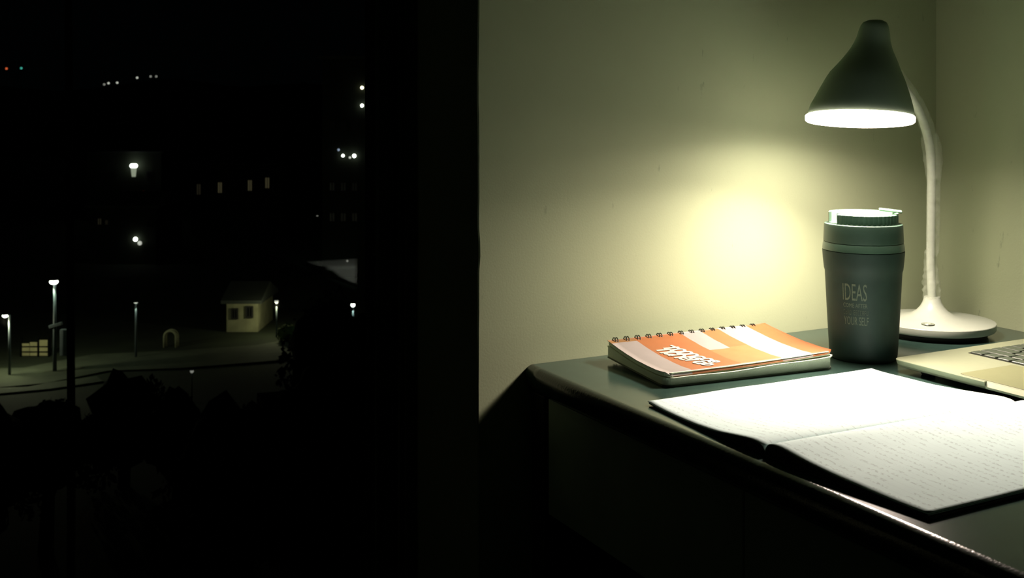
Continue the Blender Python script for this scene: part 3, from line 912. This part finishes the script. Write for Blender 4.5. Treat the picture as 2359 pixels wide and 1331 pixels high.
def street_lamp(label, head, foot_z, g, r=0.2, arm=0.0, pr=0.075, power=0, colour=(1, 0.95, 0.8), pole='pole', squash=0.6):
    """post from foot_z up to a luminaire at head (a world point); arm = sideways reach of the bracket"""
    base = Vector((head.x, head.y, foot_z)) + RT * arm
    t = thing('street_lamp', label, 'street lamp', base, 'street lamps outside the window')
    h = head.z - foot_z
    tube('post', [(0, 0, 0), (0, 0, h * 0.5), (0, 0, h + 0.05)], [pr * 1.25, pr, pr * 0.75], O[pole], t, 10)
    hd = RT * -arm
    if abs(arm) > 0.01:
        tube('bracket', [(0, 0, h), (hd.x, hd.y, h + 0.12)], pr * 0.5, O[pole], t, 8)
    lathe('housing', [(0.0, 0.28 * r + squash * r), (0.7 * r, 0.15 * r + squash * r), (1.05 * r, squash * r * 0.75), (0.95 * r, squash * r * 0.6), (0, squash * r * 0.6)], O['darkpole'], t, 14, centre=(hd.x, hd.y, h), cap=False)
    sphere('globe', r, G[g], t, (hd.x, hd.y, h), squash)
    if power:
        l = bpy.data.lights.new('street_lamp_light', 'POINT'); l.energy = power; l.color = colour; l.shadow_soft_size = 0.15
        lo = bpy.data.objects.new('street_lamp_light', l); COL.objects.link(lo); lo.parent = t; lo.location = (hd.x, hd.y, h - r - 0.22)
    return t


sA = street_lamp('tall bright street lamp on a pale post with a crossbar', at(124, 649, 67), GZ, 'white', 0.27, 0.06, 0.10, 220, (0.9, 1.0, 0.72))
bm = bmesh.new(); add_box(bm, (-0.42, -0.1, -0.1), (0.42, 0.1, 0.1), 0.02, 1)
cb = from_bm('crossbar', bm, O['pole'], sA); cb.location = (0.05, -0.12, 3.05); cb.rotation_euler = (0, math.radians(-16), -TH)
bm = bmesh.new(); add_box(bm, (-0.28, -0.15, -0.95), (0.28, 0.15, 0.75), 0.03, 1)
cb = from_bm('meter_box', bm, O['pole'], sA); cb.location = (0.62, 0.15, 1.95); cb.rotation_euler = (0, 0, -TH)
street_lamp('bright street lamp at the left edge, lower than the tall lamp', at(12, 727, 66), GZ, 'white', 0.18, 0.27, 0.07, 380, (1.0, 0.93, 0.62))
street_lamp('nearly dark street lamp on a thin post in the middle of the street', at(313, 697, 71), GZ, 'dim', 0.12, 0.0, 0.07, 26, (0.9, 1.0, 0.8), squash=0.4)
street_lamp('small bright lamp among trees beside the window frame', at(813, 702, 75), GZ, 'white', 0.15, 0, 0.06, 60, (0.8, 1.0, 0.9), squash=1)
street_lamp('small lamp over the lit house front', at(637, 694, 78), GZ, 'dim', 0.14, 0, 0.05, 200, (1.0, 0.9, 0.55), squash=1)
street_lamp('low garden light in the hedge below the street', at(442, 855, 60), GZ, 'faint', 0.10, 0, 0.04, 0, squash=1)

# far lights on the hillside ------------------------------------------
random.seed(3)
hv = []; hf = []
NX = 60
for i in range(NX + 1):
    px = -700 + 2100 * i / NX
    py = 196 + 26 * noise.noise(Vector((px / 260, 0, 0))) + 6 * noise.noise(Vector((px / 60, 3, 0)))
    top = at(px, py, 640); bot = at(px, 480, 470); back = at(px, 330, 800)
    hv += [(bot.x, bot.y, GZ - 2), (top.x, top.y, top.z), (back.x, back.y, GZ - 2)]
for i in range(NX):
    for k in range(3): hf.append((i * 3 + k, i * 3 + (k + 1) % 3, (i + 1) * 3 + (k + 1) % 3, (i + 1) * 3 + k))
structure(data('hills', hv, hf, O['hill']), 'black hills on the horizon')


def far_lamp(px, py, D, g, r, label, hpost=5.0, squash=1.0, cat='lamp', name='hillside_lamp', grp='far lights on the hillside'):
    c = at(px, py, D)
    t = thing(name, label, cat, (c.x, c.y, c.z - hpost), grp)
    tube('post', [(0, 0, 0), (0, 0, hpost - r * 0.8)], 0.10 * D / 500 + 0.03, O['darkpole'], t, 6)
    sphere('globe', r, G[g], t, (0, 0, hpost), squash, 10)
    return t


far_lamp(15, 158, 560, 'red', 0.62, 'red mast light far off at the left edge of the night sky', 14, name='mast_light', grp='mast lights on the hills')
far_lamp(49, 157, 560, 'teal', 0.62, 'small teal green mast light far off beside the red one', 14, name='mast_light', grp='mast lights on the hills')
for px, py, g, lb in ((240, 194.5, 'faint', 'leftmost and lowest of the three close white lights on the hill'), (250, 191.5, 'dim', 'middle of the three close white lights on the hill'),
                      (270, 190.5, 'dim', 'rightmost of the three close white lights on the hill'), (316, 179, 'dim', 'single white hill light between the trio and the dim pair'),
                      (347, 176, 'faint', 'left one of the dim pair of hill lights'), (360, 176, 'faint', 'right one of the dim pair of hill lights')):
    far_lamp(px, py, 500, g, 0.55, lb, 9)

# buildings -------------------------------------------------------------


def building(name, label, px0, px1, py0, D, depth, wallm, roofm='roof', rise=0.0, z0=GZ, yaw=0.0):
    """a block whose front spans px0..px1 at distance D and reaches up to py0; parts in its own frame: x along the front, y into it"""
    a = at(px0, py0, D); b = at(px1, py0, D); wd = (b - a).length; h = a.z - z0
    t = thing(name, label, 'building', (a.x, a.y, z0), 'buildings outside the window', (0, 0, -TH + yaw))
    box('wall', (0, 0, 0), (wd, depth, h), O[wallm], t)
    o = 0.35
    v = [(-o, -o, h), (wd + o, -o, h), (wd + o, depth + o, h), (-o, depth + o, h), (-o, -o, h + 0.25), (wd + o, -o, h + 0.25), (wd + o, depth + o, h + 0.25), (-o, depth + o, h + 0.25)]
    f = [(0, 3, 2, 1), (0, 1, 5, 4), (1, 2, 6, 5), (2, 3, 7, 6), (3, 0, 4, 7)]
    if rise:
        v += [(-o, depth / 2, h + rise), (wd + o, depth / 2, h + rise)]
        f += [(4, 5, 9, 8), (6, 7, 8, 9), (4, 8, 7), (5, 6, 9)]
    else:
        f.append((4, 5, 6, 7))
    data('roof', v, f, O[roofm], t)
    return t, D, a, h


def window(b, px, py, wpx, hpx, pane):
    t, D, a, h = b
    c = at(px, py, D) - a; x = c.dot(RT); z = h + c.z
    w_, h_ = wpx * D / F, hpx * D / F
    fo = None
    bm = bmesh.new(); e = 0.12
    for lo, hi in (((x - w_ / 2 - e, -0.12, z - h_ / 2 - e), (x - w_ / 2, 0.02, z + h_ / 2 + e)), ((x + w_ / 2, -0.12, z - h_ / 2 - e), (x + w_ / 2 + e, 0.02, z + h_ / 2 + e)),
                   ((x - w_ / 2, -0.12, z + h_ / 2), (x + w_ / 2, 0.02, z + h_ / 2 + e)), ((x - w_ / 2, -0.12, z - h_ / 2 - e), (x + w_ / 2, 0.02, z - h_ / 2)),
                   ((x - 0.04, -0.1, z - h_ / 2), (x + 0.04, 0.02, z + h_ / 2))):
        add_box(bm, lo, hi)
    fo = from_bm('window', bm, O['winframe'], t)
    box('pane', (x - w_ / 2, -0.04, z - h_ / 2), (x + w_ / 2, 0.0, z + h_ / 2), pane, fo)


bA = building('apartment_building', 'unlit apartment block with four dimly lit windows in a row', 440, 650, 380, 150, 14, 'block')
for px, py, g in ((458, 436, 'window2'), (507, 432, 'window'), (576, 427, 'window'), (616, 421, 'window')):
    window(bA, px, py, 9, 24, G[g])
for px, py in ((480, 478), (525, 474), (576, 470), (616, 465), (480, 520), (576, 512)):
    window(bA, px, py, 9, 22, O['darkpane'])
bB = building('hillside_house', 'dark house with a bright lantern on its wall', 200, 372, 352, 170, 14, 'block', rise=2.2)
for px, py in ((235, 405), (262, 405), (345, 403)):
    window(bB, px, py, 10, 16, O['darkpane'])
bC = building('low_house', 'low dark house with faint windows and a twin light on its wall', 205, 360, 478, 118, 9, 'block', rise=1.6)
window(bC, 230, 510, 8, 14, G['window2']); window(bC, 246, 512, 5, 10, G['window2']); window(bC, 345, 516, 9, 14, O['darkpane'])
bD = building('tower_block', 'dark tower block beside the window frame with small lights on it', 742, 905, 135, 108, 16, 'block')
for i in range(3):
    for py in (290, 430, 500):
        window(bD, 765 + 26 * i, py, 11, 18, O['darkpane'])
bE = building('lit_house', 'small house with its plaster front lit yellow by a street lamp', 522, 594, 698, 80, 5, 'plaster', rise=1.3)
for px, py, w_, h_ in ((541, 722, 9, 18), (575, 718, 10, 20)):
    window(bE, px, py, w_, h_, O['darkpane'])


def wall_lamp(b, px, py, g, r, label, name='wall_lamp', grp='lights on the buildings'):
    t, D, a, h = b
    c = at(px, py, D - (1.0 if name == 'downlight' else 0.3))
    o = thing(name, label, 'lamp', c, grp, (0, 0, -TH))
    tube('bracket', [(0, 0.3, 0.02), (0, 0, 0.0)], 0.05, O['darkpole'], o, 8)
    sphere('globe', r, G[g], o, (0, 0, 0), 1.0, 12)
    return o


wall_lamp(bD, 834, 202, 'warm', 0.17, 'warm round light high on the tower beside the frame, the upper one')
wall_lamp(bD, 834, 243, 'white', 0.17, 'white round light on the tower beside the frame, the lower one')
wall_lamp(bD, 780, 345, 'blue', 0.13, 'small bluish light on the tower above the white pair')
wall_lamp(bD, 790, 358.5, 'white', 0.15, 'left white light of the bright pair on the tower')
wall_lamp(bD, 806, 363, 'dim', 0.12, 'small dim light between the bright pair on the tower')
wall_lamp(bD, 816, 359, 'white', 0.19, 'right and largest white light of the bright pair on the tower')
wall_lamp(bC, 312, 551, 'white', 0.24, 'bright half of the twin light on the low house wall')
wall_lamp(bC, 322, 560, 'dim', 0.24, 'fainter half of the twin light on the low house wall')
lt_ = wall_lamp(bB, 308, 382, 'white', 0.10, 'bright lantern with a glowing cone for the light it throws on the dark house', 'downlight')
lathe('downlight_head', [(0.0, 0.36), (0.40, 0.34), (0.60, 0.15), (0.58, -0.10), (0.47, -0.28), (0, -0.28)], G['white'], lt_, 20, cap=False)
lathe('glow_cone', [(0.0, -0.30), (0.45, -0.30), (0.40, -0.9), (0.30, -1.75), (0, -1.75)], G['downlight'], lt_, 20, cap=False)  # glowing solid stands in for the lamplight cast down the wall
wall_lamp(bD, 800, 601, 'faint', 0.10, 'tiny faint lamp low on the tower near the frame')
wall_lamp(bA, 330, 440, 'red', 0.07, 'tiny faint red light beside the dark apartment block')

# gate and walls by the left lamp ----------------------------------------
gp = ground_pt(46, 821)
gt = thing('boundary_gate', 'low cream gate panels lit by the left street lamp', 'gate', (gp.x, gp.y, GZ), None, (0, 0, -TH))
gd = (gp - CAM).dot(FW); gs = gd / F
for k, (x0, x1, hh) in enumerate(((4, 22, 30), (22, 40, 33), (44, 64, 38))):
    box('gate_leaf', (x0 * gs + 0.02, 0, 0.05), (x1 * gs - 0.02, 0.06, hh * gs), O['gate'], gt, 0.01)
for x0 in (1, 41, 65):
    box('gate_post', (x0 * gs, -0.08, 0), (x0 * gs + 0.10, 0.16, 44 * gs), O['darkpole'], gt, 0.01)
for zb in (10, 22):
    box('gate_rail', (4 * gs, -0.06, zb * gs), (64 * gs, 0.0, zb * gs + 0.06), O['darkpole'], gt)

# dark pole close to the building ----------------------------------------
pp = at(162, 870, 30)
dp = tube('utility_pole', [(0, 0, 0), (0.03, 0, 7), (-0.10, 0, 26)], [0.115, 0.112, 0.10], O['darkpole'], None, 14)
dp.location = (pp.x, pp.y, GZ); tag(dp, 'black utility pole standing in front of the lit street', 'pole')


# trees and hedges ---------------------------------------------------------
def tree(name, label, px, top_py, D, rx, rz, seed, n=1500, leaf=0.20, z0=GZ, grp='trees below the window'):
    c = at(px, top_py, D); cz = c.z - rz
    t = thing(name, label, 'tree' if 'tree' in name else 'hedge', (c.x, c.y, z0), grp)
    rnd = random.Random(seed); v = []; f = []
    lumps = [(Vector((rnd.gauss(0, .5) * rx, rnd.gauss(0, .4) * rx, rnd.uniform(-.7, .45) * rz)), rnd.uniform(.35, .6)) for _ in range(9)] + [(Vector((0, 0, 0)), .75)]
    for k in range(n):
        lc, ls = rnd.choice(lumps)
        d = Vector((rnd.gauss(0, 1), rnd.gauss(0, 1), rnd.gauss(0, 1))).normalized() * (rnd.random() ** 0.35)
        p = lc + Vector((d.x * rx * ls, d.y * rx * ls, d.z * rz * ls)); p.z += cz - z0
        if p.z > c.z - z0: continue
        a = Vector((rnd.gauss(0, 1), rnd.gauss(0, 1), rnd.gauss(0, 1))).normalized(); b = a.cross(Vector((rnd.gauss(0, 1), rnd.gauss(0, 1), rnd.gauss(0, 1)))).normalized()
        s = leaf * rnd.uniform(.6, 1.5); i = len(v)
        v += [p - a * s, p + b * s * .6, p + a * s, p - b * s * .6]; f.append((i, i + 1, i + 2, i + 3))
    me = bpy.data.meshes.new('foliage'); me.from_pydata([tuple(q) for q in v], [], f)
    fo = link('foliage', me, O['leaf'], t)
    # a dense dark heart of branches behind the leaves
    bm = bmesh.new(); bmesh.ops.create_icosphere(bm, subdivisions=3, radius=1)
    for q in bm.verts:
        k = 0.80 + 0.35 * noise.noise(q.co * 2.2 + Vector((seed, 0, 0)))
        q.co = Vector((q.co.x * rx * k, q.co.y * rx * k, q.co.z * rz * k * 0.92 + cz - z0))
    from_bm('crown', bm, O['leaf'], t, True)
    tube('trunk', [(0, 0, 0), (0.1, 0, (cz - z0) * 0.5), (0, 0.05, cz - z0)], [0.28, 0.22, 0.15], O['trunk'], t, 8)
    return t


tree('tree', 'tall black tree against the lit house, nearest the window frame', 765, 655, 46, 2.3, 4.3, 5, 2600, 0.16)
tree('tree', 'dark rounded tree top under the faint lamp at the frame', 850, 690, 50, 2.2, 3.6, 6)
tree('tree', 'wide black tree below the middle of the street', 560, 862, 31, 2.2, 3.0, 7, 2200, 0.15)
tree('tree', 'black tree crown in the lower right of the window', 700, 800, 39, 2.4, 4.5, 8, 2200, 0.15)
tree('hedge', 'ragged hedge top between the pole and the nearly dark lamp', 285, 832, 46, 2.0, 2.6, 9, 2600, 0.13, grp='hedges below the window')
tree('hedge', 'ragged dark hedge to the left of the utility pole', 105, 888, 39, 1.7, 2.2, 10, 2400, 0.13, grp='hedges below the window')
tree('hedge', 'low black hedge under the bright left lamps', -40, 905, 33, 1.6, 2.2, 11, grp='hedges below the window')
tree('hedge', 'dark hedge right of the nearly dark lamp post', 405, 868, 39, 1.3, 2.2, 12, grp='hedges below the window')
tree('tree', 'dark shrub tree beside the cream gate', 150, 742, 88, 1.3, 2.0, 13, 900, 0.15)
tree('tree', 'black tree between the nearly dark lamp and the lit house', 470, 716, 92, 3.2, 2.6, 14, 1400, 0.2)
tree('tree', 'dark tree behind the gate at the left edge', 20, 752, 100, 2.2, 2.4, 15, 1000, 0.2)
O['leaf_lit'] = mat('lit_leaves', (0.045, 0.075, 0.020), 0.9, var=0.3, scale=2, spec=0.1)  # lamplight put into the colour: a brighter leaf for the lit hedge
sh = tree('hedge', 'low green hedge by the lamp right of the house, leaves coloured paler as lit', 662, 742, 76, 0.75, 0.75, 21, 900, 0.08, grp='hedges below the window')
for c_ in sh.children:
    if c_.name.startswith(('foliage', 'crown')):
        c_.data.materials.clear(); c_.data.materials.append(O['leaf_lit'])

# white garden arch behind the dim lamp post
ap = ground_pt(392, 800)
ga = thing('garden_arch', 'pale garden arch standing beyond the nearly dark lamp post', 'arch', (ap.x, ap.y, GZ), None, (0, 0, -TH))
for dy in (0.0, 0.35):
    tube('arch_hoop', [(-0.42, dy, 0)] + [(0.42 * math.cos(PI - PI * k / 12), dy, 0.75 + 0.42 * math.sin(PI * k / 12)) for k in range(13)] + [(0.42, dy, 0)], 0.09, O['plaster'], ga, 8)
for k in range(5):
    an = PI * (k + 0.5) / 5
    tube('arch_rung', [(0.42 * math.cos(an), 0, 0.75 + 0.42 * math.sin(an)), (0.42 * math.cos(an), 0.35, 0.75 + 0.42 * math.sin(an))], 0.03, O['plaster'], ga, 6)
far_lamp(731, 497, 112, 'faint', 0.10, 'faint small light left of the tower block', 5.0, 0.5, name='yard_lamp', grp='lamps in the yards')
